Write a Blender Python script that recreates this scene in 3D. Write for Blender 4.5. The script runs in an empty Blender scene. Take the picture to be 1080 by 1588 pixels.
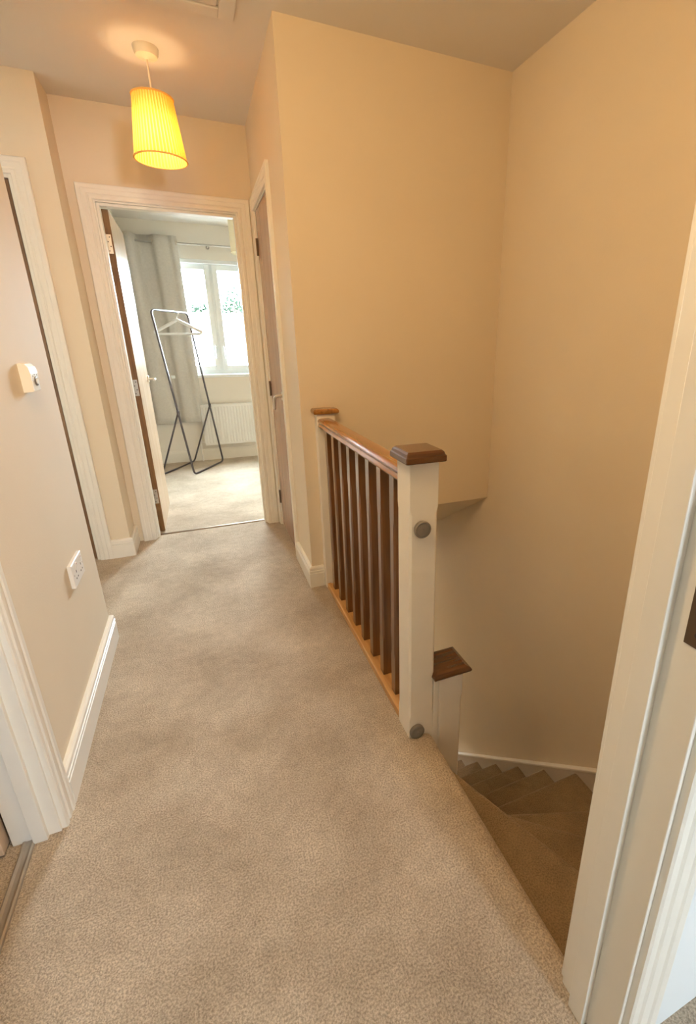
import bpy, bmesh, math, random
from mathutils import Vector, Matrix
random.seed(7)
C = bpy.context.scene.collection
SC = bpy.context.scene

# ------------------------------------------------------------------ camera, sky, exposure
F_PX = 718.44
PITCH, ROLL, YAW, CAM_H = math.radians(-18.752), math.radians(-0.192), math.radians(22.911), 1.2491
fw = Vector((math.sin(YAW)*math.cos(PITCH), math.cos(YAW)*math.cos(PITCH), math.sin(PITCH)))
rt0 = Vector((math.cos(YAW), -math.sin(YAW), 0)); up0 = rt0.cross(fw)
rt = rt0*math.cos(ROLL) + up0*math.sin(ROLL); up = -rt0*math.sin(ROLL) + up0*math.cos(ROLL)
cam = bpy.data.cameras.new('camera')
cam.sensor_fit = 'VERTICAL'; cam.sensor_height = 24.0; cam.lens = F_PX/1588*24.0
cam.shift_x = -83.33/1588; cam.shift_y = -18.17/1588
cam.clip_start = 0.01; cam.clip_end = 200
co = bpy.data.objects.new('camera', cam); C.objects.link(co)
co.matrix_world = Matrix(((rt.x, up.x, -fw.x, 0), (rt.y, up.y, -fw.y, 0), (rt.z, up.z, -fw.z, CAM_H), (0, 0, 0, 1)))
SC.camera = co

SKY = 130.0
w = bpy.data.worlds.new('sky'); SC.world = w; w.use_nodes = True
bg = w.node_tree.nodes['Background']
bg.inputs[0].default_value = (0.76, 0.89, 1.0, 1); bg.inputs[1].default_value = SKY

def portal(loc, rot, sx, sy):
    l = bpy.data.lights.new('daylight_portal', 'AREA'); l.shape = 'RECTANGLE'; l.size = sx; l.size_y = sy
    l.cycles.is_portal = True
    o = bpy.data.objects.new('daylight_portal', l); C.objects.link(o); o.location = loc; o.rotation_euler = rot
H = 2.432                      # landing ceiling
HP = math.pi/2
PENDANT_COL = (1.0, 0.70, 0.36)
portal((0.245, 5.74, 1.48), (-HP, 0, 0), 1.22, 1.14)          # bedroom window, faces into the room (-Y)
portal((1.1, -3.15, 1.5), (HP, 0, 0), 0.5, 0.5)              # window of the room behind the camera (+Y)
portal((-2.15, 3.47, 1.45), (-HP, 0, 0), 0.56, 0.7)               # side passage window (-Y)
portal((2.35, 4.575, 1.15), (0, HP, 0), 2.1, 1.75)             # opening added in the unseen side wall to brighten the bedroom (-X)
portal((1.0, 6.25, -1.3), (-HP, 0, 0), 0.6, 0.9)              # assumed opening in the unseen downstairs end wall, added for cool daylight

vs = SC.view_settings
vs.view_transform = 'Standard'; vs.look = 'None'; vs.gamma = 1.0; vs.use_curve_mapping = False
vs.exposure = 0.15
SC.cycles.use_denoising = True
try: SC.cycles.denoiser = 'OPENIMAGEDENOISE'
except Exception: pass
SC.cycles.max_bounces = 12; SC.cycles.diffuse_bounces = 8; SC.cycles.transparent_max_bounces = 12
SC.cycles.sample_clamp_indirect = 6.0
SC.cycles.caustics_reflective = False; SC.cycles.caustics_refractive = False

# ------------------------------------------------------------------ materials
def mat(name, col, rough=0.6, var=0.0, vscale=4.0, bump=0.0, bscale=60.0, metal=0.0, spec=0.5):
    m = bpy.data.materials.new(name); m.use_nodes = True
    nt = m.node_tree; N = nt.nodes; L = nt.links; b = N['Principled BSDF']
    b.inputs['Roughness'].default_value = rough; b.inputs['Metallic'].default_value = metal
    b.inputs['Specular IOR Level'].default_value = spec
    tc = N.new('ShaderNodeTexCoord')
    nz = N.new('ShaderNodeTexNoise'); nz.inputs['Scale'].default_value = vscale; nz.inputs['Detail'].default_value = 4
    L.new(tc.outputs['Object'], nz.inputs['Vector'])
    cr = N.new('ShaderNodeValToRGB')
    cr.color_ramp.elements[0].position = .3; cr.color_ramp.elements[1].position = .7
    cr.color_ramp.elements[0].color = [max(0, c*(1-var)) for c in col]+[1]
    cr.color_ramp.elements[1].color = [min(1, c*(1+var)) for c in col]+[1]
    L.new(nz.outputs['Fac'], cr.inputs[0]); L.new(cr.outputs[0], b.inputs['Base Color'])
    if bump:
        n2 = N.new('ShaderNodeTexNoise'); n2.inputs['Scale'].default_value = bscale; n2.inputs['Detail'].default_value = 3
        L.new(tc.outputs['Object'], n2.inputs['Vector'])
        bp = N.new('ShaderNodeBump'); bp.inputs['Strength'].default_value = bump; bp.inputs['Distance'].default_value = .004
        L.new(n2.outputs['Fac'], bp.inputs['Height']); L.new(bp.outputs[0], b.inputs['Normal'])
    return m

def wood(name, dark, light, axis='Z', rough=0.35, scale=9.0, coat=0.0):
    m = bpy.data.materials.new(name); m.use_nodes = True
    nt = m.node_tree; N = nt.nodes; L = nt.links; b = N['Principled BSDF']
    b.inputs['Roughness'].default_value = rough
    b.inputs['Coat Weight'].default_value = coat; b.inputs['Coat Roughness'].default_value = .15
    tc = N.new('ShaderNodeTexCoord'); mp = N.new('ShaderNodeMapping')
    s = [scale*6]*3; s['XYZ'.index(axis)] = scale*.35
    mp.inputs['Scale'].default_value = s
    nz = N.new('ShaderNodeTexNoise'); nz.inputs['Scale'].default_value = 1.0; nz.inputs['Detail'].default_value = 6
    nz.inputs['Distortion'].default_value = .6
    L.new(tc.outputs['Object'], mp.inputs[0]); L.new(mp.outputs[0], nz.inputs['Vector'])
    cr = N.new('ShaderNodeValToRGB'); cr.color_ramp.elements[0].position = .32; cr.color_ramp.elements[1].position = .68
    cr.color_ramp.elements[0].color = list(dark)+[1]; cr.color_ramp.elements[1].color = list(light)+[1]
    L.new(nz.outputs['Fac'], cr.inputs[0]); L.new(cr.outputs[0], b.inputs['Base Color'])
    bp = N.new('ShaderNodeBump'); bp.inputs['Strength'].default_value = .12; bp.inputs['Distance'].default_value = .002
    L.new(nz.outputs['Fac'], bp.inputs['Height']); L.new(bp.outputs[0], b.inputs['Normal'])
    return m

def carpet_mat(name, lo, hi, bump=1.0):
    m = bpy.data.materials.new(name); m.use_nodes = True
    nt = m.node_tree; N = nt.nodes; L = nt.links; b = N['Principled BSDF']
    b.inputs['Roughness'].default_value = 1.0; b.inputs['Specular IOR Level'].default_value = .1
    b.inputs['Sheen Weight'].default_value = .15; b.inputs['Sheen Roughness'].default_value = .6
    tc = N.new('ShaderNodeTexCoord')
    tuft = N.new('ShaderNodeTexNoise'); tuft.inputs['Scale'].default_value = 225; tuft.inputs['Detail'].default_value = 3; tuft.inputs['Roughness'].default_value = .65
    big = N.new('ShaderNodeTexNoise'); big.inputs['Scale'].default_value = 3.2; big.inputs['Detail'].default_value = 4
    mid = N.new('ShaderNodeTexNoise'); mid.inputs['Scale'].default_value = 28; mid.inputs['Detail'].default_value = 3
    for t in (tuft, big, mid): L.new(tc.outputs['Object'], t.inputs['Vector'])
    cr = N.new('ShaderNodeValToRGB'); cr.color_ramp.elements[0].position = .36; cr.color_ramp.elements[1].position = .62
    cr.color_ramp.elements[0].color = list(lo)+[1]; cr.color_ramp.elements[1].color = list(hi)+[1]
    L.new(tuft.outputs['Fac'], cr.inputs[0])
    c2 = N.new('ShaderNodeValToRGB'); c2.color_ramp.elements[0].position = .33; c2.color_ramp.elements[1].position = .66
    c2.color_ramp.elements[0].color = (.76, .72, .68, 1); c2.color_ramp.elements[1].color = (1.10, 1.10, 1.10, 1)
    L.new(big.outputs['Fac'], c2.inputs[0])
    c3 = N.new('ShaderNodeValToRGB'); c3.color_ramp.elements[0].position = .3; c3.color_ramp.elements[1].position = .7
    c3.color_ramp.elements[0].color = (.90, .89, .88, 1); c3.color_ramp.elements[1].color = (1.05, 1.05, 1.05, 1)
    L.new(mid.outputs['Fac'], c3.inputs[0])
    m1 = N.new('ShaderNodeMixRGB'); m1.blend_type = 'MULTIPLY'; m1.inputs[0].default_value = 1
    m2 = N.new('ShaderNodeMixRGB'); m2.blend_type = 'MULTIPLY'; m2.inputs[0].default_value = 1
    L.new(cr.outputs[0], m1.inputs[1]); L.new(c2.outputs[0], m1.inputs[2])
    L.new(m1.outputs[0], m2.inputs[1]); L.new(c3.outputs[0], m2.inputs[2]); L.new(m2.outputs[0], b.inputs['Base Color'])
    ad = N.new('ShaderNodeMath'); ad.operation = 'ADD'; L.new(tuft.outputs['Fac'], ad.inputs[0])
    sc = N.new('ShaderNodeMath'); sc.operation = 'MULTIPLY'; sc.inputs[1].default_value = .8
    L.new(mid.outputs['Fac'], sc.inputs[0]); L.new(sc.outputs[0], ad.inputs[1])
    bp = N.new('ShaderNodeBump'); bp.inputs['Strength'].default_value = bump; bp.inputs['Distance'].default_value = .008
    L.new(ad.outputs[0], bp.inputs['Height']); L.new(bp.outputs[0], b.inputs['Normal'])
    return m

M = {}
M['wall'] = mat('cream_wall_paint', (.70, .60, .455), .75, .02, 2, .10, 160)
M['ceiling'] = mat('white_ceiling_paint', (.70, .665, .62), .85, .015, 2, .08, 150)
M['trim'] = mat('white_gloss_trim', (.80, .765, .69), .38, .015, 14)
M['bedwall'] = mat('magnolia_wall_paint', (.78, .74, .67), .8, .02, 2)
M['roomwhite'] = mat('white_room_paint', (.76, .79, .80), .75, .01, 2)
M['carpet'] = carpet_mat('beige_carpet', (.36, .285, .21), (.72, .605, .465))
M['stair_carpet'] = carpet_mat('stair_carpet', (.21, .145, .075), (.36, .26, .15), .7)  # darker copy of the carpet, dimness of the stairwell put into its colour
M['string'] = mat('painted_string', (.60, .54, .48), .5, .04, 8)
M['rail_wood'] = wood('varnished_rail_wood', (.22, .085, .013), (.40, .18, .038), 'Y', .25, 9.0, .6)
M['cap_wood'] = wood('varnished_cap_wood', (.045, .015, .004), (.10, .034, .008), 'X', .25, 9.0, .5)
M['baluster_wood'] = wood('varnished_baluster_wood', (.08, .030, .007), (.17, .068, .018), 'Z', .3, 9.0, 1.0)
M['baserail_wood'] = wood('oak_base_rail', (.40, .21, .07), (.60, .35, .14), 'Y', .35)
M['walnut'] = wood('walnut_door_veneer', (.26, .155, .105), (.36, .225, .16), 'Z', .25, 5)
M['door_dark'] = wood('dark_walnut_veneer', (.10, .05, .02), (.17, .09, .04), 'Z', .35, 5)
M['oak_face'] = wood('pale_door_veneer', (.60, .43, .29), (.70, .53, .38), 'Z', .22, 5)
M['oak_edge'] = wood('brown_door_edge', (.13, .055, .008), (.24, .11, .022), 'Z', .5, 12)
M['steel'] = mat('brushed_steel', (.56, .50, .43), .32, .05, 30, metal=1.0)
M['bronze'] = mat('dull_bronze', (.16, .11, .07), .4, .05, 30, metal=.8)
M['screw'] = mat('dark_screw', (.03, .025, .02), .4, .02, 30, metal=.5)
M['plastic'] = mat('white_plastic', (.84, .82, .78), .3, .01, 10)
M['cream_plastic'] = mat('cream_plastic', (.80, .72, .58), .4, .01, 10)
M['bluewhite'] = mat('bluish_white_plastic', (.84, .89, .93), .25, .01, 10)
M['grey_rubber'] = mat('grey_rubber', (.20, .175, .15), .55, .08, 40)
M['dark_hole'] = mat('dark_slot', (.05, .045, .04), .6, .02, 30)
M['curtain'] = mat('grey_beige_curtain', (.50, .47, .42), .9, .05, 60, .25, 500)
M['pole'] = mat('pole_metal', (.45, .43, .40), .3, .03, 30, metal=.9)
M['rack'] = mat('black_metal_tube', (.035, .022, .022), .3, .05, 30, spec=.6)
M['hanger'] = mat('white_hanger', (.86, .87, .86), .35, .01, 10)
M['radiator'] = mat('white_radiator_enamel', (.86, .86, .84), .3, .01, 10)
M['upvc'] = mat('white_upvc', (.86, .90, .91), .28, .01, 10)
M['bounce_ground'] = mat('pale_bounce_ground', (.36, .35, .33), .9, .12, .8)  # unseen ground kept pale and neutral to bounce daylight into the bedroom
M['leaf'] = mat('green_leaves', (.008, .013, .0085), .9, .35, 1.5, spec=0.0)
M['bark'] = mat('bark', (.16, .11, .07), .9, .2, 4)
M['render'] = mat('outside_render', (.72, .69, .64), .9, .03, 3)
M['subfloor'] = mat('subfloor_timber', (.45, .35, .25), .8, .05, 6)
M['bar'] = mat('grey_carpet_bar', (.46, .42, .37), .35, .06, 30, metal=.7)

def glass():
    m = bpy.data.materials.new('window_glass'); m.use_nodes = True
    nt = m.node_tree; N = nt.nodes; L = nt.links; N.remove(N['Principled BSDF'])
    tr = N.new('ShaderNodeBsdfTransparent'); tr.inputs[0].default_value = (.96, .98, .97, 1)
    gl = N.new('ShaderNodeBsdfGlossy'); gl.inputs['Roughness'].default_value = .03
    mx = N.new('ShaderNodeMixShader')
    mx.inputs[0].default_value = .05; L.new(tr.outputs[0], mx.inputs[1]); L.new(gl.outputs[0], mx.inputs[2])
    L.new(mx.outputs[0], N['Material Output'].inputs[0])
    return m
M['glass'] = glass()

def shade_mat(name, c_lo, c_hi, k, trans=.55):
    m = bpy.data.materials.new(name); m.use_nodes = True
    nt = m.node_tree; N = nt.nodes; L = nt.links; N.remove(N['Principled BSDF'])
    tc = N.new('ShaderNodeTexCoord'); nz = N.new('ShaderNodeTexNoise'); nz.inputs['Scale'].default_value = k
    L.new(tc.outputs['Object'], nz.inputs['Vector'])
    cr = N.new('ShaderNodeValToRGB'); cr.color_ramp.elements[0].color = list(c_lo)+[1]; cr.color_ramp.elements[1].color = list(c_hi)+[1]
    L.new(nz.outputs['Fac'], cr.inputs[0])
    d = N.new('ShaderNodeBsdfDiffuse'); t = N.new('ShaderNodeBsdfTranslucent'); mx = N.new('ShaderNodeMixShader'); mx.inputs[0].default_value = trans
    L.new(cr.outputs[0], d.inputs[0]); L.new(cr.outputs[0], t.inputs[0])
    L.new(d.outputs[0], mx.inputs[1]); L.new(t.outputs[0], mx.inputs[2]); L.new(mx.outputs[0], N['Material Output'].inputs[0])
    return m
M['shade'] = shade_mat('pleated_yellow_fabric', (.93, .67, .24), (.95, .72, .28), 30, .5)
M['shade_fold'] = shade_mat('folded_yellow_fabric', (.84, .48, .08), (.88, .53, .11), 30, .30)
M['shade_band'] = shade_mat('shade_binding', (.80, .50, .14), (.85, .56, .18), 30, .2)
M['bed_shade'] = shade_mat('cream_shade', (.86, .80, .62), (.88, .82, .66), 20, .4)

# ------------------------------------------------------------------ mesh helpers
def box(bm, a, b, bev=0.0, seg=2):
    lo = [min(a[i], b[i]) for i in range(3)]; hi = [max(a[i], b[i]) for i in range(3)]
    r = bmesh.ops.create_cube(bm, size=1.0); vs = r['verts']
    for v in vs:
        v.co = Vector([lo[i] + (v.co[i]+.5)*(hi[i]-lo[i]) for i in range(3)])
    if bev:
        es = list({e for v in vs for e in v.link_edges})
        bmesh.ops.bevel(bm, geom=es, offset=bev, segments=seg, affect='EDGES', profile=.5)

def prism(bm, poly, fn, t0, t1):
    """poly: list of 2D points; fn(p, t) -> 3D; swept straight from t0 to t1."""
    A = [bm.verts.new(fn(p, t0)) for p in poly]; B = [bm.verts.new(fn(p, t1)) for p in poly]
    n = len(poly)
    for i in range(n):
        bm.faces.new((A[i], A[(i+1) % n], B[(i+1) % n], B[i]))
    bm.faces.new(A[::-1]); bm.faces.new(B)

def loft(bm, rings, cap=True):
    R = [[bm.verts.new(p) for p in r] for r in rings]
    n = len(R[0])
    for a, b in zip(R, R[1:]):
        for i in range(n):
            bm.faces.new((a[i], a[(i+1) % n], b[(i+1) % n], b[i]))
    if cap:
        bm.faces.new(R[0][::-1]); bm.faces.new(R[-1])

def tube(bm, pts, r, n=8, closed=False):
    P = [Vector(p) for p in pts]; rings = []
    m = len(P); prev = None
    for i, p in enumerate(P):
        if closed: t = (P[(i+1) % m]-P[i-1])
        else: t = P[min(i+1, m-1)]-P[max(i-1, 0)]
        t.normalize()
        if prev is None:
            u = t.orthogonal().normalized()
        else:
            u = (prev - t*prev.dot(t)).normalized()
        prev = u; v = t.cross(u)
        rings.append([p + (u*math.cos(2*math.pi*k/n)+v*math.sin(2*math.pi*k/n))*r for k in range(n)])
    if closed:
        rings.append(rings[0]); R = [[bm.verts.new(q) for q in rr] for rr in rings[:-1]]; R.append(R[0])
        for a, b in zip(R, R[1:]):
            for i in range(n): bm.faces.new((a[i], a[(i+1) % n], b[(i+1) % n], b[i]))
    else: loft(bm, rings)

def lathe(bm, prof, c, axis='Z', n=32, cap=True):
    """prof: list of (radius, height) along axis from c."""
    rings = []
    for r, h in prof:
        ring = []
        for k in range(n):
            a = 2*math.pi*k/n; x, y = r*math.cos(a), r*math.sin(a)
            q = {'Z': (x, y, h), 'Y': (x, h, y), 'X': (h, x, y)}[axis]
            ring.append(Vector(c)+Vector(q))
        rings.append(ring)
    loft(bm, rings, cap)

def rounded(pts, r, n=5):
    out = []
    for i, p in enumerate(pts):
        p = Vector(p)
        if i in (0, len(pts)-1): out.append(p); continue
        a = Vector(pts[i-1])-p; b = Vector(pts[i+1])-p
        k = min(r, a.length*.45, b.length*.45)
        s, e = p+a.normalized()*k, p+b.normalized()*k
        for j in range(n+1):
            t = j/n; out.append(s*(1-t)**2+p*2*t*(1-t)+e*t*t)
    return out

def wloc(o):
    v = Vector((0, 0, 0))
    while o is not None: v = v+o.location; o = o.parent
    return v

def obj(name, bm, m, parent=None, smooth=False, loc=None):
    bmesh.ops.recalc_face_normals(bm, faces=bm.faces)
    me = bpy.data.meshes.new(name)
    org = Vector(loc) if loc is not None else (wloc(parent) if parent else Vector((0, 0, 0)))
    bmesh.ops.translate(bm, verts=bm.verts, vec=-org)
    bm.to_mesh(me); bm.free()
    for k in (m if isinstance(m, (list, tuple)) else [m]): me.materials.append(k)
    if smooth:
        me.polygons.foreach_set('use_smooth', [True]*len(me.polygons))
        try: me.set_sharp_from_angle(angle=math.radians(35))
        except Exception: pass
    o = bpy.data.objects.new(name, me); C.objects.link(o)
    if parent: o.parent = parent; o.location = org - wloc(parent)
    else: o.location = org
    return o

def tag(o, label=None, cat=None, group=None, kind=None):
    if label: o['label'] = label
    if cat: o['category'] = cat
    if group: o['group'] = group
    if kind: o['kind'] = kind
    return o

def thing(name, label, cat, loc, kind=None, group=None):
    o = bpy.data.objects.new(name, None); C.objects.link(o); o.location = loc; o.empty_display_size = .05
    return tag(o, label, cat, group, kind)

def NB(): return bmesh.new()
def one(fn, *a, **k):
    bm = NB(); fn(bm, *a, **k); return bm

# ------------------------------------------------------------------ main dimensions (metres; camera over the origin)
XL, XR, XS = -0.500, 0.427, 1.513          # landing left wall, right wall, far side of the stairwell
YN0, YN1 = 0.288, 0.412                    # near wall (the doorway we look through)
YL, YS, YR, YD = 2.122, 2.2485, 3.0856, 3.3045
YD2 = 3.424                                # bedroom side of the far wall
XRC = -0.521                               # corner of the recess wall
YW = 5.592                                 # bedroom window wall
HB = 2.372                                 # bedroom ceiling
ZB = 0.364                                 # underside of the bulkhead

def struct(name, bm, m, label, smooth=False):
    return tag(obj(name, bm, m, None, smooth), label, None, None, 'structure')

# ---- floors
bm = NB()
for a, b in (((-0.63, YN0-3.45), (0.55, YN0)), ((XL-.13, YN0), (0.50, 1.0)), ((.50, YN0), (.75, YN1)), ((-.63, 1.0), (0.50, YL)), ((-2.5, YL), (.50, YR)),
             ((XRC-.03, YR), (XR+.04, YD+.06)), ((-1.6, YR), (XRC-.03, YD2)), ((-1.6, YN0-3.45), (-.63, .2)), ((.55, YN0-3.45), (1.9, YN0))):
    box(bm, (a[0], a[1], -.22), (b[0], b[1], 0))
# rounded landing edge over the stair, swept along Y
r = .040
prof = [(.500, 0)] + [(.537 + r*math.sin(t), -r + r*math.cos(t)) for t in [HP*k/6 for k in range(7)]]
prof += [(.577, -.046), (.572, -.056), (.560, -.060), (.560, -.22), (.500, -.22)]
prism(bm, prof, lambda p, t: (p[0], t, p[1]), YN1, YS)
struct('floor', bm, M['carpet'], 'worn beige carpet of the landing with a rounded edge at the stairs', True)
bm = NB(); box(bm, (-.53, YD+.068, -.22), (2.2, YW, 0))
tag(obj('floor', bm, M['carpet']), 'bright beige carpet of the bedroom beyond the far door', None, None, 'structure')
bm = NB(); box(bm, (-2.5, .2, -.22), (-.575, YL-.12, -.004))
tag(obj('floor', bm, M['carpet']), 'strip of carpet inside the left-hand doorway', None, None, 'structure')
bm = NB(); box(bm, (.3, .2, -2.75), (1.7, 6.2, -2.6))
tag(obj('floor', bm, M['stair_carpet']), 'carpet of the downstairs hall below the stairs', None, None, 'structure')

# ---- ceilings
bm = NB(); box(bm, (-2.6, YN0-3.5, H), (2.0, YD, H+.1))
struct('ceiling', bm, M['ceiling'], 'off-white ceiling over landing and stairwell')
bm = NB(); box(bm, (-.6, YD+.06, HB), (2.3, YW+.1, HB+.08))
tag(obj('ceiling', bm, M['ceiling']), 'white ceiling of the bedroom beyond the far door', None, None, 'structure')

# ---- walls
def wall_open(bm, axis, p0, p1, u0, u1, z0, z1, opening):
    """a wall slab between p0 and p1 on `axis` with one opening (ua, ub, za, zb)."""
    ua, ub, za, zb = opening
    def B(x0, x1, q0, q1):
        if x1-x0 < 1e-4 or q1-q0 < 1e-4: return
        if axis == 'y': box(bm, (x0, p0, q0), (x1, p1, q1))
        else: box(bm, (p0, x0, q0), (p1, x1, q1))
    B(u0, ua, z0, z1); B(ub, u1, z0, z1); B(ua, ub, zb, z1); B(ua, ub, z0, za)

DO1 = (-.398, .326, 1.979)      # bedroom doorway x0, x1, height
DO2 = (2.685, 3.235, 1.985)     # cupboard doorway y0, y1
DO3 = (-1.46, -.712, 1.995)     # recess doorway x0, x1
DO4 = (.475, 1.190, 1.985)      # left doorway y0, y1
DO5 = (-.315, .530, 1.985)      # near doorway x0, x1
LT = .028                        # door lining thickness

bm = NB(); wall_open(bm, 'x', XL-.108, XL, YN1, YL, 0, H, (DO4[0]-LT, DO4[1]+LT, 0, DO4[2]+LT))
box(bm, (-2.5, YL-.11, 0), (XL-.108, YL, H))
struct('wall_left', bm, M['wall'], 'cream wall on the left with socket and control unit')
bm = NB(); wall_open(bm, 'y', YR, YD2, -2.6, -1.6, 0, H, (-2.43, -1.87, 1.1, 1.8)); box(bm, (-1.6, YD2, -.2), (-.6, YD2+.05, 2.2)); wall_open(bm, 'y', YR, YD2, -1.6, XRC, 0, H, (DO3[0]-LT, DO3[1]+LT, 0, DO3[2]+LT))
struct('wall_recess', bm, M['wall'], 'narrow cream wall facing us beside the bedroom door')
bm = NB(); wall_open(bm, 'y', YD, YD2, XRC, XR+.08, 0, H, (DO1[0]-LT, DO1[1]+LT, 0, DO1[2]+LT))
struct('wall_far', bm, M['wall'], 'cream wall over the bedroom doorway')
bm = NB(); wall_open(bm, 'x', XR, XR+.08, YS, YD, 0, H, (DO2[0]-LT, DO2[1]+LT, 0, DO2[2]+LT))
struct('wall_right', bm, M['wall'], 'cream wall around the cupboard door')
# stairwell: far bulkhead wall with its sloping soffit, right wall, near wall
bm = NB(); box(bm, (XR+.08, YS, ZB), (XS, YS+.1, H)); 
SL = (.023+.364)/.648
prism(bm, [(YS, ZB), (YS+.1, ZB+.05), (3.50, -.23), (3.50, -.30), (YS+(ZB+.30)/SL, -.30)], lambda p, t: (t, p[0], p[1]), .56, XS)
box(bm, (.3, 3.36, -.30), (1.7, 6.2, -.22))
struct('wall_stairwell', bm, M['wall'], 'warm cream wall across the far end of the stairwell')
bm = NB(); box(bm, (XS, YN0, -2.7), (XS+.1, 6.2, H))
struct('wall_stair_side', bm, M['wall'], 'tall cream wall down the right side of the stairs')
bm = NB(); wall_open(bm, 'y', YN0, YN1, -.63, XS+.1, 0, H, (DO5[0]-LT, DO5[1]+LT, 0, DO5[2]+LT)); box(bm, (.56, YN0, -2.7), (XS+.1, YN1, -.03))
nw = struct('wall_near', bm, [M['wall'], M['roomwhite']], 'wall holding the doorway we look through')
bm = NB(); box(bm, (.48, .3, -2.7), (.555, 3.4, -.22)); box(bm, (.3, 3.4, -2.7), (.40, 6.2, -.30))
wall_open(bm, 'y', 6.2, 6.3, .2, 1.7, -2.75, -.2, (.70, 1.30, -1.75, -.85))  # unseen end wall, its opening added to let daylight up the stairs
struct('wall_under_landing', bm, M['wall'], 'wall under the landing edge beside the stairs')
for p in nw.data.polygons:
    if p.normal.y < -.7 and p.center.z > 0: p.material_index = 1
# bedroom shell
bm = NB(); wall_open(bm, 'y', YW, YW+.25, -.63, 2.3, -.2, HB+.1, (-.37, .86, .915, 2.055)); 
struct('wall_window', bm, M['bedwall'], 'pale bedroom wall around the window')
bm = NB(); box(bm, (-.63, YD2-.05, 0), (-.535, YW+.1, HB)); wall_open(bm, 'x', 2.2, 2.3, YD2-.05, YW+.1, 0, HB, (3.7, 5.45, .10, 2.2)); box(bm, (XR+.08, YD2-.1, 0), (2.25, YD2, HB))  # large side opening is added, out of view, for more daylight
struct('wall_bedroom', bm, M['bedwall'], 'pale side walls of the bedroom')
bm = NB(); box(bm, (XR+.081, YS+.1, ZB), (1.62, YS+.16, H)); box(bm, (1.56, YS+.1, 0), (1.62, YD2, H))
struct('wall_cupboard', bm, M['bedwall'], 'inside walls of the cupboard')
# room behind the camera, left room, side passage
bm = NB()
wall_open(bm, 'y', -3.1, -3.0, -1.7, 2.0, 0, H, (.85, 1.35, 1.25, 1.75))
box(bm, (-1.7, -3.1, 0), (-1.6, YN0, H)); box(bm, (1.9, -3.1, 0), (2.0, YN0, H))
box(bm, (-1.7, YN0-.1, 0), (-.6, YN0, H)); box(bm, (1.5, YN0-.1, 0), (2.0, YN0, H))
struct('wall_behind', bm, M['bedwall'], 'walls of the room we stand in')
bm = NB(); box(bm, (-2.5, .1, 0), (-.6, .2, H)); box(bm, (-2.6, .1, 0), (-2.5, YL, H))
box(bm, (-2.6, YL, 0), (-2.5, YR, H))
struct('wall_side_passage', bm, M['roomwhite'], 'walls of the side room and passage on the left')

# ------------------------------------------------------------------ skirting
SKP = [(0, 0), (.018, 0), (.018, .079), (.0145, .081), (.0145, .085), (.018, .087), (.018, .0945), (.0145, .0965), (.0145, .1005), (.017, .1025), (.0155, .112), (.010, .118), (0, .118)]
def skirting(bm, p, q, nrm, m0=0, m1=0, prof=SKP):
    """from p to q (2D) on a wall with outward normal nrm; m0/m1 mitre: +1 outside corner, -1 inside."""
    p, q, nrm = Vector(p), Vector(q), Vector(nrm); d = (q-p).normalized()
    A = [bm.verts.new((*(p+nrm*u-d*u*m0), z)) for u, z in prof]; B = [bm.verts.new((*(q+nrm*u+d*u*m1), z)) for u, z in prof]
    n = len(prof)
    for i in range(n): bm.faces.new((A[i], A[(i+1) % n], B[(i+1) % n], B[i]))
    bm.faces.new(A[::-1]); bm.faces.new(B)
AW, RV, AT = .072, .008, .018   # architrave width, reveal, thickness
bm = NB(); skirting(bm, (XL, DO4[1]+RV+AW), (XL, YL), (1, 0), 0, 1); skirting(bm, (XL, YL), (-1.6, YL), (0, 1), 1, 0)
struct('baseboard_left', bm, M['trim'], 'white grooved skirting along the left wall')
bm = NB(); skirting(bm, (DO3[1]+.016+AW, YR), (XRC, YR), (0, -1), 0, 1); skirting(bm, (XRC, YR), (XRC, YD), (1, 0), 1, 0)
struct('baseboard_recess', bm, M['trim'], 'short white skirting wrapping the corner left of the bedroom door')
bm = NB(); skirting(bm, (XR, DO2[0]-RV-AW), (XR, YS), (-1, 0), 0, 1); skirting(bm, (XR, YS), (.489, YS), (0, -1), 1, 0)
struct('baseboard_right', bm, M['trim'], 'short white skirting at the wall corner by the banister')
bm = NB(); P2 = [(0, 0), (.018, 0), (.018, .10), (.012, .125), (0, .128)]
skirting(bm, (-.535, YW), (2.2, YW), (0, -1), 0, 0, P2); skirting(bm, (-.535, YD2+.1), (-.535, YW-.018), (1, 0), 0, 0, P2)
struct('baseboard_bedroom', bm, M['trim'], 'white skirting under the bedroom window')

# ------------------------------------------------------------------ doors
ARP = [(0, 0), (0, .011), (.004, .014), (.016, .014), (.019, .0115), (.023, .0115), (.027, .015), (.046, .015), (.050, .018), (.066, .018), (.070, .0165), (.072, .013), (.072, 0)]
def architrave(bm, T, a0, a1, zt, v0, sgn, lo=0.0, rv=RV):
    rows = []
    for u, v in ARP:
        u += rv; vv = v0+sgn*v
        rows.append([bm.verts.new(T(a0-u, vv, lo)), bm.verts.new(T(a0-u, vv, zt+u)), bm.verts.new(T(a1+u, vv, zt+u)), bm.verts.new(T(a1+u, vv, lo))])
    n = len(rows)
    for i in range(n):
        A, B = rows[i], rows[(i+1) % n]
        for k in range(3): bm.faces.new((A[k], A[k+1], B[k+1], B[k]))
    bm.faces.new([r[0] for r in rows]); bm.faces.new([r[3] for r in rows])
def Tbox(bm, T, a, b, bev=0):
    box(bm, T(*a), T(*b), bev)
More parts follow.
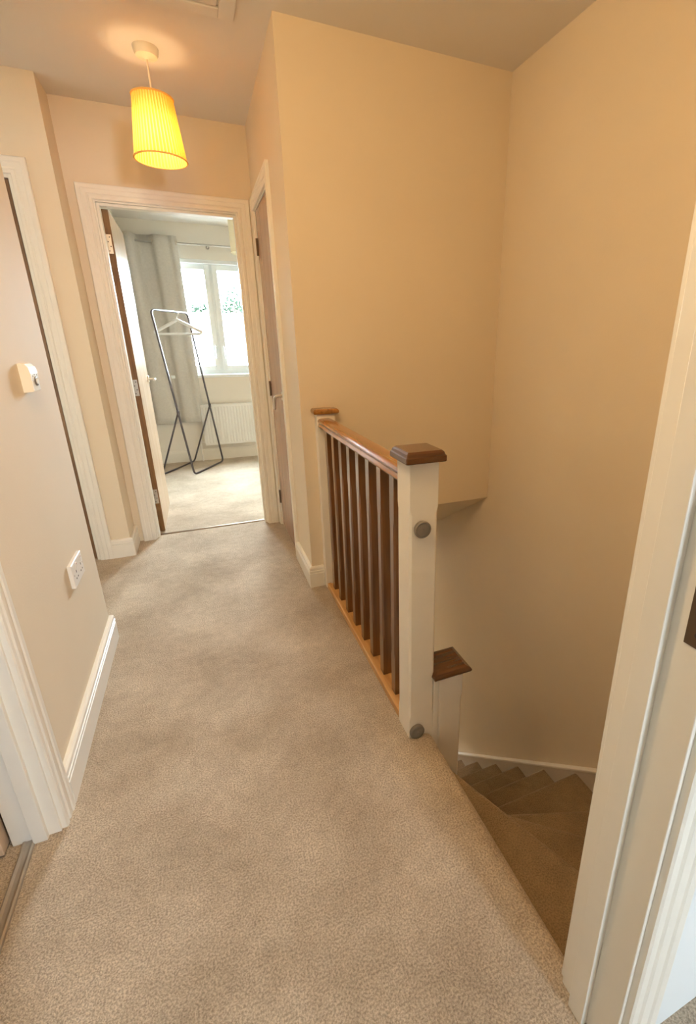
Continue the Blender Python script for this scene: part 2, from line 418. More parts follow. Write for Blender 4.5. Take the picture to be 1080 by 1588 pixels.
def frame(root, T, a0, a1, zt, depth, stop, both=True, front=True, rv=RV):
    """T(a, v, z): v=0 on the landing face of the wall, v<0 into the wall. stop=(v0,v1)."""
    if front: obj('architrave', one(architrave, T, a0, a1, zt, 0, 1, 0.0, rv), M['trim'], root)
    if both: obj('architrave', one(architrave, T, a0, a1, zt, -depth, -1), M['trim'], root)
    bm = NB()
    Tbox(bm, T, (a0-LT, 0, 0), (a0, -depth, zt+LT), .0015); Tbox(bm, T, (a1, 0, 0), (a1+LT, -depth, zt+LT), .0015); Tbox(bm, T, (a0, 0, zt), (a1, -depth, zt+LT))
    obj('lining', bm, M['trim'], root)
    s = .014; bm = NB()
    Tbox(bm, T, (a0, stop[0], 0), (a0+s, stop[1], zt), .0015); Tbox(bm, T, (a1-s, stop[0], 0), (a1, stop[1], zt), .0015); Tbox(bm, T, (a0+s, stop[0], zt-s), (a1-s, stop[1], zt), .0015)
    obj('door_stop', bm, M['trim'], root)

def lever(root, c, out, along, m, rose=.026, L=.115, drop=0.0):
    """lever handle: round rose on the leaf at c, projecting `out`, lever running `along`."""
    c, out, along = Vector(c), Vector(out), Vector(along)
    bm = NB()
    n = 20; u = along; v = out.cross(along)
    rings = [[c+out*h+(u*math.cos(2*math.pi*k/n)+v*math.sin(2*math.pi*k/n))*rr for k in range(n)] for rr, h in ((rose, 0), (rose, .006), (rose-.003, .009))]
    loft(bm, rings)
    pts = rounded([c+out*.004, c+out*.05, c+out*.052+along*L+Vector((0, 0, -drop))], .022, 6)
    tube(bm, pts, .0085, 10)
    return bm

# door_1: bedroom doorway with the leaf standing open into the bedroom
d1 = thing('door_1', 'far white doorway with its pale door open into the bedroom', None, ((DO1[0]+DO1[1])/2, YD, 0), 'structure')
frame(d1, lambda a, v, z: (a, YD-v, z), DO1[0], DO1[1], DO1[2], YD2-YD, (-.02, -.075))
LX0, LX1, LY0, LY1 = -.3945, -.3565, YD2+.004, YD2+.66
bm = NB(); box(bm, (LX0, LY0, .006), (LX1, LY1, 1.972), .0012)
leaf = obj('door_leaf', bm, [M['oak_face'], M['oak_edge']], d1)
for p in leaf.data.polygons:
    if abs(p.normal.y) > .7: p.material_index = 1
for z in (1.795, .985, .26):
    bm = NB(); box(bm, (LX0+.002, LY0-.0025, z-.05), (LX1-.008, LY0+.001, z+.05), .001)
    tube(bm, [(LX0-.002, LY0-.004, z-.05), (LX0-.002, LY0-.004, z+.05)], .004, 8)
    hg = obj('hinge', bm, M['steel'], leaf)
    bm = NB()
    for k, dz in enumerate((-.036, -.012, .012, .036)):
        lathe(bm, [(.0032, 0), (.0032, -.0015)], (LX0+.012+(.010 if k % 2 else 0), LY0-.0022, z+dz), 'Y', 8)
    hg2 = obj('hinge_screw', bm, M['screw'], leaf)
obj('lever_handle', lever(d1, (LX1, LY1-.06, 1.0), (1, 0, 0), (0, -1, 0), M['steel']), M['steel'], leaf, True)

# door_2: flush walnut cupboard door
d2 = thing('door_2', 'walnut cupboard door closed in the right-hand wall', None, (XR, (DO2[0]+DO2[1])/2, 0), 'structure')
frame(d2, lambda a, v, z: (XR-v, a, z), DO2[0], DO2[1], DO2[2], .08, (-.045, -.07), both=False)
bm = NB(); box(bm, (XR+.003, DO2[0]+.003, .008), (XR+.041, DO2[1]-.003, DO2[2]-.003), .0012)
leaf = obj('door_leaf', bm, M['walnut'], d2)
for z in (1.80, .967, .215):
    bm = NB(); box(bm, (XR+.0015, DO2[1]-.010, z-.047), (XR+.005, DO2[1]-.001, z+.047))
    tube(bm, [(XR-.004, DO2[1]-.003, z-.047), (XR-.004, DO2[1]-.003, z+.047)], .0055, 10)
    obj('hinge', bm, M['bronze'], leaf, True)
obj('lever_handle', lever(d2, (XR+.003, DO2[0]+.062, .965), (-1, 0, 0), (0, 1, 0), M['steel'], .026, .028, .075), M['steel'], leaf, True)

# door_3: dark door in the recess wall
d3 = thing('door_3', 'dark wooden door in the recess, seen edge-on past the left wall', None, ((DO3[0]+DO3[1])/2, YR, 0), 'structure')
frame(d3, lambda a, v, z: (a, YR-v, z), DO3[0], DO3[1], DO3[2], .12, (-.05, -.08), both=False, rv=.016)
bm = NB(); box(bm, (DO3[0]+.003, YR+.006, .008), (DO3[1]-.003, YR+.046, DO3[2]-.003), .0012)
leaf = obj('door_leaf', bm, M['door_dark'], d3)

# door_4: doorway on the left, leaf open into the side room
d4 = thing('door_4', 'white doorway at lower left with its door open into the side room', None, (XL, (DO4[0]+DO4[1])/2, 0), 'structure')
frame(d4, lambda a, v, z: (XL+v, a, z), DO4[0], DO4[1], DO4[2], .108, (-.028, -.060), both=False)
bm = NB(); box(bm, (-1.33, 1.166, .008), (-.617, 1.204, DO4[2]-.004), .0015)
leaf = obj('door_leaf', bm, M['oak_face'], d4)
for z in (1.75, 1.0, .33):
    bm = NB(); box(bm, (-.612, DO4[1]-.002, z-.05), (-.588, DO4[1]+.001, z+.05), .0006)
    obj('hinge', bm, M['bronze'], d4)

# door_5: the doorway the camera looks through
d5 = thing('door_5', 'near white door frame filling the right edge, with a metal strike plate', None, (DO5[1], YN1, 0), 'structure')
frame(d5, lambda a, v, z: (a, YN1+v, z), DO5[0], DO5[1], DO5[2], YN1-YN0, (-.032, -.067))
bm = NB(); box(bm, (DO5[1]-.0015, YN0+.004, .885), (DO5[1]+.001, YN0+.036, 1.07), .0005)
sp = obj('strike_plate', bm, M['bronze'], d5)
bm = NB(); box(bm, (DO5[1]-.002, YN0+.012, .93), (DO5[1]-.001, YN0+.028, 1.03)); lathe(bm, [(.004, -.0015), (.004, -.0022)], (DO5[1], YN0+.02, .903), 'X', 10)
obj('strike_slot', bm, M['dark_hole'], sp)

# carpet bars in the doorways
bm = NB(); prism(bm, [(-.014, 0), (.014, 0), (.011, .004), (.004, .0065), (-.004, .0065), (-.011, .004)], lambda p, t: (t, YD+.072+p[0], p[1]), DO1[0], DO1[1])
tag(obj('carpet_bar', bm, M['bronze']), 'thin dark metal carpet bar across the bedroom threshold', 'carpet bar')
bm = NB(); prism(bm, [(-.016, -.002), (.016, 0), (.014, .005), (.010, .007), (.004, .0035), (-.004, .0035), (-.010, .007), (-.014, .005)], lambda p, t: (-.572+p[0], t, p[1]), DO4[0], DO4[1])
tag(obj('carpet_bar', bm, M['bar']), 'grey metal carpet bar at the lower left doorway', 'carpet bar')

# ------------------------------------------------------------------ banister
def sq(cx, cy, h, z, ch=0.0):
    if ch <= 0: ch = .0015
    return [Vector((cx+sx, cy+sy, z)) for sx, sy in ((-h+ch, -h), (h-ch, -h), (h, -h+ch), (h, h-ch), (h-ch, h), (-h+ch, h), (-h, h-ch), (-h, -h+ch))]
NX, NY, NW = .491, 1.105, .089
bn = thing('banister', 'wooden banister with cream newel posts and dark varnished balusters beside the stairs', 'banister', (.535, 1.67, 0))
def newel(cx, cy, z0, z1, c0, c1, name='newel_post'):
    h = NW/2; bm = NB()
    loft(bm, [sq(cx, cy, h, z0), sq(cx, cy, h, c0-.02), sq(cx, cy, h, c0, .007), sq(cx, cy, h, c1, .007), sq(cx, cy, h, c1+.02), sq(cx, cy, h, z1)])
    return obj(name, bm, M['trim'], bn)
def cap(bm, cx, cy, z, ymax=None, k=1.0):
    rings = []
    for h, dz in ((.0595, 0), (.061, .002), (.061, .016), (.0585, .0185), (.0575, .0205), (.0555, .026), (.0515, .030), (.0495, .0315)):
        r = sq(cx, cy, h*k, z+dz, .003)
        if ymax is not None:
            for v in r: v.y = min(v.y, ymax)
        rings.append(r)
    loft(bm, rings)
p1 = newel(NX+NW/2, NY+NW/2, -.40, .942, .09, .79)
obj('newel_cap', one(cap, NX+NW/2, NY+NW/2, .942), M['cap_wood'], p1)
# half newel on the stairwell wall
bm = NB(); box(bm, (NX, YS-.048, -.2), (NX+NW, YS, .928), .0015)
p2 = obj('newel_post', bm, M['trim'], bn)
bm = NB()
rings = []
for o, dz in ((.010, 0), (.015, .003), (.0175, .009), (.0175, .015), (.015, .021), (.009, .025)):
    rings.append([Vector(q) for q in ((NX-o, YS-.048-o, .928+dz), (NX+NW+o, YS-.048-o, .928+dz), (NX+NW+o, YS, .928+dz), (NX-o, YS, .928+dz))])
loft(bm, rings)
obj('newel_cap', bm, M['rail_wood'], p2)
# lower newel at the head of the winders
LNX, LNY = .598+NW/2, 1.103+NW/2
p3 = newel(LNX, LNY, -2.5, .212, -.9, .10)
obj('packer', one(box, (NX+NW, 1.104, -2.4), (.5975, 1.185, .212), .001), M['trim'], p3)
bm = NB(); rings = []
for o, dz in ((-.008, 0), (-.003, .003), (0, .008), (0, .013), (-.003, .018), (-.008, .0215), (-.016, .024)):
    rings.append([Vector(q) for q in ((.571-o, 1.083-o, .212+dz), (.709+o, 1.083-o, .212+dz), (.709+o, 1.212+o, .212+dz), (.571-o, 1.212+o, .212+dz))])
loft(bm, rings)
obj('newel_cap', bm, M['cap_wood'], p3)
# handrail: moulded section swept along Y
HRP = [(.498, .866), (.560, .866), (.562, .872), (.560, .880), (.557, .884), (.563, .890), (.565, .897), (.560, .905), (.548, .909), (.512, .909), (.500, .905), (.494, .897), (.496, .890), (.501, .884), (.498, .880), (.495, .872)]
bm = NB(); prism(bm, HRP, lambda p, t: (p[0], t, p[1]), NY+NW-.002, YS-.046)
obj('handrail', bm, M['rail_wood'], bn, True)
BRP = [(.494, 0), (.578, 0), (.578, .020), (.574, .025), (.556, .025), (.556, .020), (.514, .020), (.514, .025), (.500, .025), (.496, .021)]
bm = NB(); prism(bm, BRP, lambda p, t: (p[0], t, p[1]), NY+NW-.002, YS-.046)
obj('base_rail', bm, M['baserail_wood'], bn)
bh = .019
bm = NB(); loft(bm, [sq(0, 0, bh, .018), sq(0, 0, bh, .17), sq(0, 0, bh, .20, .006), sq(0, 0, bh, .68, .006), sq(0, 0, bh, .71), sq(0, 0, bh, .868)])
b0 = obj('baluster', bm, M['baluster_wood'], bn, loc=(0, 0, 0))
for k in range(8):
    b = b0 if k == 0 else b0.copy()
    if k: C.objects.link(b)
    b.location = Vector((.535, 1.306+.12*k, 0)) - bn.location

# grey gate-mount cups on the newel
for z, x, lab in ((.748, .528, 'grey round rubber gate mount high on the main newel post'), (.024, .517, 'grey round rubber gate mount at the foot of the main newel post')):
    t = thing('gate_mount', lab, 'gate mount', (x, NY, z), group='gate mounts on the newel post')
    obj('cup', one(lathe, [(.0245, 0), (.0255, -.003), (.0255, -.011), (.0235, -.0135), (.021, -.0135), (.0205, -.011)], (x, NY, z), 'Y', 36), M['grey_rubber'], t, True)
    bm = NB(); lathe(bm, [(.019, -.0105), (.019, -.0125), (.017, -.0132)], (x, NY, z), 'Y', 32); lathe(bm, [(.005, -.013), (.005, -.0142), (.003, -.0146)], (x, NY, z), 'Y', 16)
    obj('pad', bm, M['grey_rubber'], t, True)

# ------------------------------------------------------------------ staircase (winders then straight flight, turning left round the lower newel)
st = thing('staircase', 'carpeted winding staircase going down to the right of the landing', 'stairs', (1.05, 1.2, -2.6))
XI = .560
def step(back, nose, z, riser=.2):
    """back: hidden rear edge, nose: the rounded nosing (both left end -> right end); one closed solid with its carpet riser."""
    bm = NB(); rr = .017
    A, B = Vector(nose[0]), Vector(nose[1]); d = (B-A).normalized(); n = Vector((d.y, -d.x))
    bk = (Vector(back[0])+Vector(back[1]))/2
    if n.dot(bk-(A+B)/2) > 0: n = -n
    arc = [(rr*math.sin(a), -rr+rr*math.cos(a)) for a in [math.pi*k/10 for k in range(11)]]
    rings = []
    for P, Q in ((A, Vector(back[0])), (B, Vector(back[1]))):
        ring = [Vector((Q.x, Q.y, z))] + [Vector((*(P+n*u), z+h)) for u, h in arc]
        ring += [Vector((*(P-n*.010), z-2*rr-.003)), Vector((*(P-n*.012), z-riser-.03)), Vector((Q.x, Q.y, z-riser-.03))]
        rings.append(ring)
    loft(bm, rings)
    return obj('step', bm, M['stair_carpet'], st, True)
XE = XS-.026; YE = YN1+.021
A0, A1 = (.640, 1.095), (.905, YE)
B0, B1 = (.690, 1.110), (XE-.02, YE+.015)
C0, C1 = (.690, 1.200), (XE, .905)
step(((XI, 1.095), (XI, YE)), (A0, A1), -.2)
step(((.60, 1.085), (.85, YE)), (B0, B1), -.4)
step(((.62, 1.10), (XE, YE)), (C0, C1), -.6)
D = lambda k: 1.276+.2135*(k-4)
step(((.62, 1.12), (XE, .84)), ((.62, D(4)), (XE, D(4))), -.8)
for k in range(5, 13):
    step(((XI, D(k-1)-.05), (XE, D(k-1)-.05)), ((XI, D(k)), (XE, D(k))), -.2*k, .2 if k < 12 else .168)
# wall strings: a board following the flight with a pale rounded top edge
ztop = lambda y: -.69-.912*(y-1.181)
SP = [(YN1, .05), (.80, -.33), (1.181, -.69), (3.2, ztop(3.2)), (3.2, -2.595), (2.9, -2.595), (1.2, -1.15), (YN1, -.75)]
bm = NB(); prism(bm, SP, lambda p, t: (t, p[0], p[1]), XS-.026, XS-.001)
obj('string', bm, M['string'], st)
bm = NB(); TP = SP[:4]
for (ya, za), (yb, zb) in zip(TP, TP[1:]):
    prism(bm, [(0, 0), (-.028, 0), (-.0285, .010), (-.026, .014), (-.008, .018), (0, .018)], lambda p, s: (XS-.001+p[0], ya+(yb-ya)*s, za+(zb-za)*s+p[1]), 0, 1)
obj('string_top', bm, M['trim'], st)
bm = NB(); prism(bm, [(.56, .0), (.56, -.5), (XS-.001, -.9), (XS-.001, -.25)], lambda p, t: (p[0], t, p[1]), YN1+.001, YN1+.02)
obj('string', bm, M['string'], st)

# ------------------------------------------------------------------ pendant lamps
def pendant(cx, cy, label, hz, watts, shaded=True, drop=.325):
    t = thing('pendant_lamp', label, 'lamp', (cx, cy, hz), group='ceiling lamps of the landing')
    obj('ceiling_rose', one(lathe, [(.050, 0), (.050, -.006), (.046, -.022), (.042, -.030), (.016, -.034), (.010, -.038), (.006, -.040)], (cx, cy, hz), 'Z', 36), M['cream_plastic'], t, True)
    obj('cord', one(tube, [(cx, cy, hz-.036), (cx, cy, hz-.22)], .0035, 8), M['cream_plastic'], t, True)
    obj('lamp_holder', one(lathe, [(.006, -.205), (.017, -.215), (.019, -.245), (.020, -.275), (.014, -.277)], (cx, cy, hz), 'Z', 24), M['cream_plastic'], t, True)
    if shaded:
        zt, zb, rt_, rb_ = hz-.172, hz-.402, .082, .108
        n = 46; bm = NB(); rings = []
        for j in range(2):
            z, R = ((zt, rt_), (zb, rb_))[j]
            ring = []
            for k in range(n):
                for f, dr in ((0, .0), (.46, .0), (.58, -.004), (.88, -.004)):
                    a = 2*math.pi*(k+f)/n; ring.append(bm.verts.new((cx+(R+dr)*math.cos(a), cy+(R+dr)*math.sin(a), z)))
            rings.append(ring)
        m = len(rings[0])
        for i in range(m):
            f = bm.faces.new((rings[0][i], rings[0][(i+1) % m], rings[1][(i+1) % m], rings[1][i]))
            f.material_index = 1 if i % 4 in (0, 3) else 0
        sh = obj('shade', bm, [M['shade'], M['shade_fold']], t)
        for z, R, nm in ((zt, rt_, 'top_binding'), (zb, rb_, 'bottom_binding')):
            bm = NB()
            tube(bm, [(cx+(R+.0005)*math.cos(2*math.pi*k/48), cy+(R+.0005)*math.sin(2*math.pi*k/48), z) for k in range(48)], .0036, 8, True)
            obj(nm, bm, M['shade_band'], sh, True)
        bm = NB()      # wire spider carrying the shade
        for a in (.4, .4+2.094, .4+4.189):
            tube(bm, [(cx+.018*math.cos(a), cy+.018*math.sin(a), hz-.272), (cx+rt_*math.cos(a), cy+rt_*math.sin(a), zt)], .0015, 6)
        obj('shade_carrier', bm, M['cream_plastic'], t)
    l = bpy.data.lights.new('bulb', 'POINT'); l.energy = watts; l.color = PENDANT_COL; l.shadow_soft_size = .045
    lo = bpy.data.objects.new('bulb', l); C.objects.link(lo); lo.parent = t; lo.location = (0, 0, -drop)
pendant(-.032, 2.69, 'lit yellow pleated pendant lamp hanging in front of the bedroom door', H, 3.6)
pendant(-.05, .80, 'bare lamp holder hanging over the near end of the landing', H, 31.0, False, .30)

# loft hatch in the ceiling
t = thing('loft_hatch', 'white loft hatch panel at the top edge of the landing ceiling', 'hatch', (-.1, 2.0, H))
bm = NB(); box(bm, (-.46, 1.65, H-.010), (.232, 2.286, H), .002); obj('panel', bm, M['ceiling'], t)
bm = NB(); f0, f1, g0, g1, e = -.468, .240, 1.642, 2.294, .058
for a, b in (((f1, g0-e), (f1+e, g1+e)), ((f0-e, g0-e), (f0, g1+e)), ((f0, g1), (f1, g1+e)), ((f0, g0-e), (f1, g0))):
    box(bm, (a[0], a[1], H-.012), (b[0], b[1], H), .003)
obj('trim_frame', bm, M['ceiling'], t)

# ------------------------------------------------------------------ wall control and socket on the left wall
cx0 = XL
t = thing('wall_control', 'small white control unit with an oval button high on the left wall', 'wall control', (XL, 1.82, 1.15))
y0, y1, z0, z1 = 1.785, 1.855, 1.108, 1.194
bm = NB(); pr_ = [(0, z0), (.024, z0+.002), (.026, z0+.006), (.027, z1-.030), (.024, z1-.012), (.016, z1-.001), (.012, z1), (0, z1)]
prism(bm, pr_, lambda p, s: (XL+p[0], s, p[1]), y0, y1); obj('body', bm, M['cream_plastic'], t)
bm = NB(); prism(bm, [(.0265, z0+.034), (.0285, z0+.034), (.0285, z1-.030), (.0255, z1-.012), (.0175, z1-.001), (.0150, z1-.001), (.0240, z1-.013)], lambda p, s: (XL+p[0], s, p[1]), y0+.002, y1-.002); obj('display', bm, M['bluewhite'], t)
bm = NB(); box(bm, (XL+.024, y0+.002, z0+.004), (XL+.028, y1-.002, z0+.033), .001); obj('front_cover', bm, M['plastic'], t)
bm = NB(); yc, zc = (y0+y1)/2+.002, z0+.032
loft(bm, [[Vector((XL+x, yc+ry*math.cos(2*math.pi*k/24), zc+rz*math.sin(2*math.pi*k/24))) for k in range(24)] for x, ry, rz in ((.027, .017, .014), (.0305, .017, .014), (.0315, .0145, .0115))])
bt = obj('button', bm, M['grey_rubber'], t, True)
bm = NB(); loft(bm, [[Vector((XL+x, yc+ry*math.cos(2*math.pi*k/24), zc+rz*math.sin(2*math.pi*k/24))) for k in range(24)] for x, ry, rz in ((.030, .0115, .009), (.0335, .011, .0085))])
obj('button_face', bm, M['plastic'], bt, True)
bm = NB()
for yy, zz in ((yc-.004, z0+.052), (yc+.018, z0+.050), (yc-.022, z0+.048)):
    box(bm, (XL+.028, yy-.002, zz-.002), (XL+.0292, yy+.002, zz+.002))
for j in range(4): box(bm, (XL+.0278, yc-.012+j*.007, z0+.062), (XL+.0290, yc-.007+j*.007, z0+.0635))
obj('indicator', bm, M['grey_rubber'], t)

t = thing('double_socket', 'white double wall socket low on the left wall', 'socket', (XL, 1.825, .488))
bm = NB(); box(bm, (XL, 1.752, .445), (XL+.014, 1.898, .531), .003, 3); pl = obj('face_plate', bm, M['plastic'], t)
for yc in (1.795, 1.862):
    bm = NB(); box(bm, (XL+.0135, yc+.004, .500), (XL+.0165, yc+.018, .522), .001); rk = obj('rocker_switch', bm, M['plastic'], t)
    bm = NB(); box(bm, (XL+.0160, yc+.008, .515), (XL+.0169, yc+.014, .518)); obj('switch_mark', bm, mat('red_mark', (.5, .08, .05), .4), rk)
    bm = NB()
    for a, b in (((-.003, .488), (.003, .497)), ((-.0145, .468), (-.0065, .4725)), ((.0065, .468), (.0145, .4725))):
        box(bm, (XL+.0132, yc+a[0], a[1]), (XL+.0144, yc+b[0], b[1]))
    obj('pin_slot', bm, M['dark_hole'], t)
for yc in (1.765, 1.885): obj('fixing_screw', one(lathe, [(.0032, .0138), (.0032, .0148)], (XL, yc, .488), 'X', 10), M['steel'], t)

# ------------------------------------------------------------------ bedroom: window, curtain, radiator, clothes rail
w1 = thing('window_1', 'bright white two-light casement window of the bedroom', None, (.245, YW+.1, .915), 'structure')
wx0, wx1, wz0, wz1, wy = -.37, .86, .915, 2.055, YW+.06
def ring_frame(bm, x0, x1, z0, z1, ya, yb, t, bev=.004):
    box(bm, (x0, ya, z0), (x0+t, yb, z1), bev); box(bm, (x1-t, ya, z0), (x1, yb, z1), bev)
    box(bm, (x0+t, ya, z0), (x1-t, yb, z0+t), bev); box(bm, (x0+t, ya, z1-t), (x1-t, yb, z1), bev)
bm = NB(); ring_frame(bm, wx0, wx1, wz0+.02, wz1, wy, wy+.07, .045); box(bm, (.222, wy, wz0+.06), (.268, wy+.07, wz1-.04), .004)
obj('frame', bm, M['upvc'], w1)
for x0, x1 in ((wx0+.035, .232), (.258, wx1-.035)):
    bm = NB(); ring_frame(bm, x0, x1, wz0+.055, wz1-.035, wy-.018, wy+.05, .052)
    s = obj('sash', bm, M['upvc'], w1)
    bm = NB(); box(bm, (x0+.045, wy+.012, wz0+.10), (x1-.045, wy+.018, wz1-.08)); obj('pane', bm, M['glass'], s)
    hx = x1-.026 if x0 < 0 else x0+.026
    bm = NB(); box(bm, (hx-.009, wy-.028, 1.17), (hx+.009, wy-.017, 1.24), .003); tube(bm, rounded([(hx, wy-.024, 1.215), (hx, wy-.048, 1.215), (hx, wy-.050, 1.10)], .012), .007, 8)
    obj('window_handle', bm, M['upvc'], s, True)
bm = NB(); box(bm, (wx0-.03, YW-.045, wz0-.012), (wx1+.03, wy+.01, wz0+.020), .006, 3)
obj('window_sill', bm, M['upvc'], w1)
bm = NB(); box(bm, (wx0, YW-.001, wz1-.035), (wx1, wy+.01, wz1), .003); box(bm, (.10, wy-.024, wz1-.032), (.40, wy-.010, wz1-.012), .004); obj('head_trim', bm, M['upvc'], w1)

# curtain pole and curtain
PY, PZ = YW-.062, 2.177
t = thing('curtain_pole', 'grey metal curtain pole over the bedroom window', 'curtain pole', (.2, PY, PZ))
obj('rod', one(tube, [(-.47, PY, PZ), (1.1, PY, PZ)], .0085, 12), M['pole'], t, True)
obj('finial', one(lathe, [(.010, 0), (.016, -.006), (.022, -.018), (.024, -.028), (.020, -.040), (.010, -.046)], (-.462, PY, PZ), 'X', 20), M['pole'], t, True)
for bx in (-.42, .243, 1.05):
    bm = NB(); tube(bm, [(bx, PY, PZ-.012), (bx, YW, PZ-.012)], .006, 8); lathe(bm, [(.018, 0), (.018, -.006)], (bx, YW, PZ-.012), 'Y', 16); tube(bm, rounded([(bx, PY+.010, PZ+.004), (bx, PY+.010, PZ-.014), (bx, PY-.012, PZ-.014), (bx, PY-.012, PZ)], .006), .004, 6)
    obj('bracket', bm, M['pole'], t, True)
t = thing('curtain', 'grey-beige eyelet curtain drawn to the left of the bedroom window', 'curtain', (-.24, PY, .44))
TOPP = [(-.50, .01), (-.47, -.07), (-.43, -.075), (-.405, -.01), (-.385, .032), (-.33, .03), (-.27, .02), (-.23, -.035), (-.17, -.04), (-.11, -.016), (-.07, -.030), (-.035, 0)]
BOTP = [(-.49, .01), (-.45, -.05), (-.37, -.065), (-.30, -.06), (-.255, -.02), (-.235, .03), (-.215, .02), (-.19, -.018), (-.14, -.03), (-.09, -.014), (-.045, -.028), (-.003, 0)]
def catmull(P, t):
    k = min(int(t), len(P)-2); f = t-k
    p = [Vector(P[max(0, min(len(P)-1, k+q))]) for q in (-1, 0, 1, 2)]
    return .5*(2*p[1]+(p[2]-p[0])*f+(2*p[0]-5*p[1]+4*p[2]-p[3])*f*f+(3*p[1]-p[0]-3*p[2]+p[3])*f**3)
nx, nz = 99, 26; bm = NB(); grid = []
for j in range(nz+1):
    fl = j/nz; zz = 2.235+(.442-2.235)*fl; row = []
    for i in range(nx+1):
        t_ = i/nx*(len(TOPP)-1); q = catmull(TOPP, t_).lerp(catmull(BOTP, t_), fl)
        row.append(bm.verts.new((q.x, PY+q.y, zz)))
    grid.append(row)
for j in range(nz):
    for i in range(nx): bm.faces.new((grid[j][i], grid[j][i+1], grid[j+1][i+1], grid[j+1][i]))
cl = obj('fabric', bm, M['curtain'], t, True); sd = cl.modifiers.new('thickness', 'SOLIDIFY'); sd.thickness = .0025
for x in (-.49, -.405, -.25, -.04):      # eyelets where the cloth crosses the pole
    bm = NB(); tube(bm, [(x+.004*math.sin(a), PY+.021*math.cos(a), PZ+.021*math.sin(a)) for a in [2*math.pi*q/28 for q in range(28)]], .0045, 8, True)
    obj('eyelet', bm, M['steel'], t, True)

# radiator
t = thing('radiator', 'white panel radiator under the bedroom window', 'radiator', (.25, YW-.06, .18))
rx0, rx1, rz0, rz1, ry = -.03, .53, .18, .622, YW-.096
bm = NB(); pts = []; npitch = 17; pw = (rx1-rx0-.03)/npitch
pts.append((rx0, 0)); pts.append((rx0+.012, 0))
for k in range(npitch):
    a = rx0+.015+k*pw
    pts += [(a+pw*.12, 0), (a+pw*.24, -.009), (a+pw*.70, -.009), (a+pw*.82, 0)]
pts += [(rx1-.012, 0), (rx1, 0)]
poly = [(x, ry+y) for x, y in pts]+[(rx1, ry+.012), (rx0, ry+.012)]
prism(bm, poly, lambda p, h: (p[0], p[1], h), rz0+.02, rz1-.028)
box(bm, (rx0, ry-.006, rz1-.030), (rx1, ry+.012, rz1-.004), .004); box(bm, (rx0, ry-.006, rz0), (rx1, ry+.012, rz0+.024), .004)
obj('panel', bm, M['radiator'], t)
bm = NB(); box(bm, (rx0-.002, ry-.004, rz1-.006), (rx1+.002, ry+.075, rz1), .002); obj('top_grille', bm, M['radiator'], t)
for x in (rx0, rx1):
    bm = NB(); box(bm, (x-.003, ry, rz0+.03), (x+.003, ry+.075, rz1-.004), .001); obj('side_panel', bm, M['radiator'], t)
bm = NB(); box(bm, (rx0, ry+.062, rz0), (rx1, ry+.074, rz1-.01)); obj('back_panel', bm, M['radiator'], t)
for x, sg in ((rx0, -1), (rx1, 1)):
    bm = NB(); tube(bm, rounded([(x, ry+.03, rz0+.035), (x+sg*.045, ry+.03, rz0+.035), (x+sg*.045, ry+.03, .005)], .012), .0075, 8)
    lathe(bm, [(.010, .0), (.017, .012), (.018, .045), (.015, .062), (.008, .066)], (x+sg*.045, ry+.03, rz0+.035), 'Z', 18)
    obj('valve', bm, M['plastic'], t, True)

# clothes rail and hanger
A = Vector((-.167, 4.93, .011)); B = Vector((.128, 5.415, .011))
nrm = Vector((-.95, .31, 0)).normalized()
W = nrm*.165+Vector((0, 0, 1.53)); TA, TB = A+W, B+W
t = thing('clothes_rail', 'slim black metal clothes rail on the bedroom carpet', 'clothes rail', ((A+B)/2)*1.0)
loop = rounded([A.lerp(B, .5), A, TA, TB, B, A.lerp(B, .5)], .05, 6)
obj('front_frame', one(tube, loop, .0095, 10), M['rack'], t, True)
JA, JB = A+W*.40, B+W*.40; Cp = Vector((-.168, 5.532, .011)); Dp = A+(Cp-B)
bk = rounded([JA, Dp, Cp, JB], .04, 6)
obj('back_frame', one(tube, bk, .0085, 10), M['rack'], t, True)
for J in (JA, JB):
    obj('joint', one(lathe, [(.006, -.022), (.013, -.018), (.013, .018), (.006, .022)], J, 'Z', 14), M['rack'], t, True)
u = Vector((.95, -.31, 0)).normalized()
Q = TA.lerp(TB, .66); Q0 = Q.copy(); ax = u
t = thing('coat_hanger', 'white plastic coat hanger on the clothes rail', 'coat hanger', Q)
hook = [Q+ax*(.020*math.sin(a))+Vector((0, 0, -.010+.0215*math.cos(a))) for a in [math.radians(q) for q in range(-110, 151, 20)]]
hook += [Q+Vector((0, 0, -.048)), Q+Vector((0, 0, -.075))]
obj('hook', one(tube, hook, .0028, 8), M['steel'], t, True)
bm = NB(); top = Q+Vector((0, 0, -.07)); Lh, Rh = top-ax*.225+Vector((0, 0, -.115)), top+ax*.225+Vector((0, 0, -.115))
tube(bm, rounded([Lh, top-ax*.02+Vector((0, 0, -.012)), top, top+ax*.02+Vector((0, 0, -.012)), Rh], .05), .015, 10)
obj('shoulder', bm, M['hanger'], t, True)
bm = NB(); tube(bm, rounded([Lh+Vector((0, 0, .002)), Lh-Vector((0, 0, .016))+ax*.02, Rh-Vector((0, 0, .016))-ax*.02, Rh+Vector((0, 0, .002))], .02), .011, 10)
obj('trouser_bar', bm, M['hanger'], t, True)

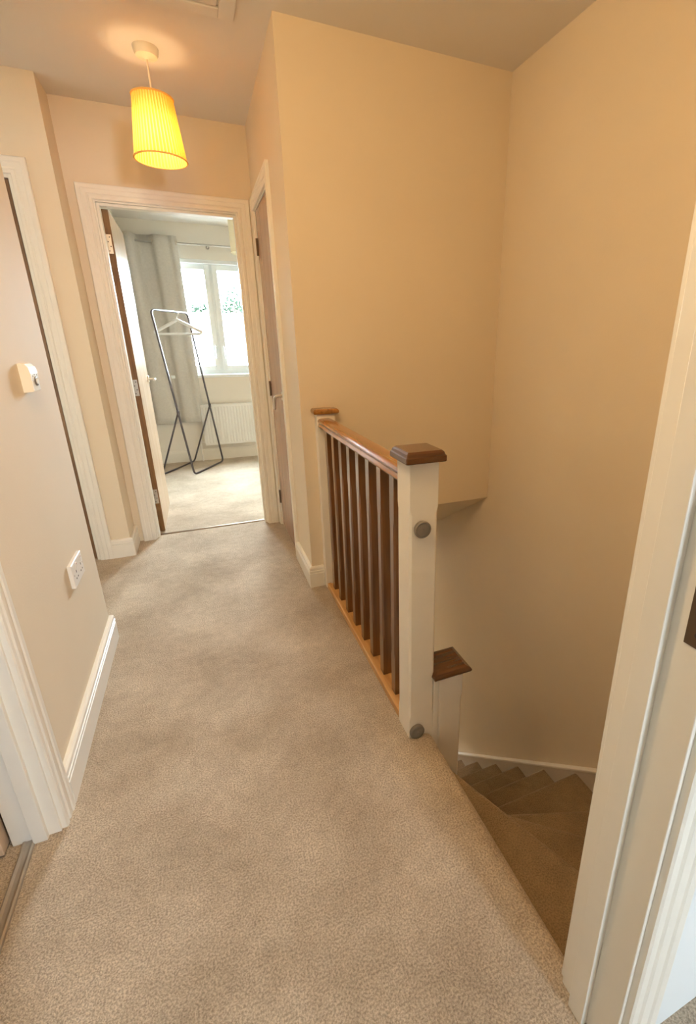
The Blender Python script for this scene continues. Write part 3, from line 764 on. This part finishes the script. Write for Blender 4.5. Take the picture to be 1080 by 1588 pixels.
# bedroom pendant, half hidden by the door frame
cx, cy = .50, 4.5
t = thing('bedroom_pendant', 'cream drum pendant shade in the bedroom, cut off by the door frame', 'lamp', (cx, cy, HB))
obj('ceiling_rose', one(lathe, [(.045, 0), (.042, -.02), (.012, -.03)], (cx, cy, HB), 'Z', 24), M['plastic'], t, True)
obj('cord', one(tube, [(cx, cy, HB-.02), (cx, cy, HB-.20)], .0035, 8), M['plastic'], t, True)
bm = NB(); ro, zt, zb = .125, 2.215, 1.965
loft(bm, [[Vector((cx+ro*math.cos(2*math.pi*k/40), cy+ro*math.sin(2*math.pi*k/40), z)) for k in range(40)] for z in (zb, zt)], False)
sh = obj('shade', bm, M['bed_shade'], t, True)
for z in (zb, zt): obj('shade_ring', one(tube, [(cx+ro*math.cos(2*math.pi*k/40), cy+ro*math.sin(2*math.pi*k/40), z) for k in range(40)], .004, 6, True), M['bed_shade'], sh, True)
bm = NB()
for a in (0, 2.09, 4.19): tube(bm, [(cx, cy, zt-.03), (cx+ro*math.cos(a), cy+ro*math.sin(a), zt)], .0018, 6)
obj('shade_carrier', bm, M['bed_shade'], sh, True)

# ------------------------------------------------------------------ outside, seen through the bedroom window
bm = NB(); box(bm, (-40, 6.4, -3.0), (40, 60, -2.9)); box(bm, (2.4, -10, -3.0), (40, 6.4, -2.9)); tag(obj('ground', bm, M['bounce_ground']), 'unseen pale ground outside the bedroom window, bouncing daylight indoors', None, None, 'structure')
def tree(x, y, h, r, lab, seed):
    rnd = random.Random(seed)
    t = thing('tree', lab, 'tree', (x, y, -2.9), group='trees outside the bedroom window')
    bm = NB(); loft(bm, [[Vector((x+rr*math.cos(2*math.pi*k/10), y+rr*math.sin(2*math.pi*k/10), z)) for k in range(10)] for rr, z in ((.22, -2.9), (.15, -1.5), (.10, -2.9+h*.6), (.04, -2.9+h*.9))])
    obj('trunk', bm, M['bark'], t, True)
    bm = NB(); cz = -2.9+h*.68
    for k in range(1500):
        d = Vector((rnd.gauss(0, 1), rnd.gauss(0, 1), rnd.gauss(0, 1))).normalized()*(rnd.random()**.4)
        c = Vector((x+d.x*r, y+d.y*r, cz+d.z*h*.33)); s = .16
        a = Vector((rnd.gauss(0, 1), rnd.gauss(0, 1), rnd.gauss(0, 1))).normalized(); b = a.orthogonal().normalized()
        bm.faces.new([bm.verts.new(c+q) for q in (a*s, b*s*.5, -a*s, -b*s*.5)])
    tag(obj('foliage', bm, M['leaf'], t), kind='stuff')
tree(3.35, 42.0, 8.4, 1.5, 'green tree seen through the right-hand window light', 3)
tree(.75, 44.0, 7.4, 1.2, 'paler tree seen through the left-hand window light', 5)
t = thing('garden_building', 'long pale rendered building beyond the garden, below the trees', 'building', (2, 30, -2.9))
bm = NB(); box(bm, (-12, 28, -2.9), (16, 33, 2.55)); obj('wall', bm, M['render'], t)
bm = NB(); prism(bm, [(27.6, 2.5), (33.4, 2.5), (33.4, 2.75), (27.6, 2.75)], lambda p, q: (q, p[0], p[1]), -12.3, 16.3); obj('roof', bm, M['render'], t)
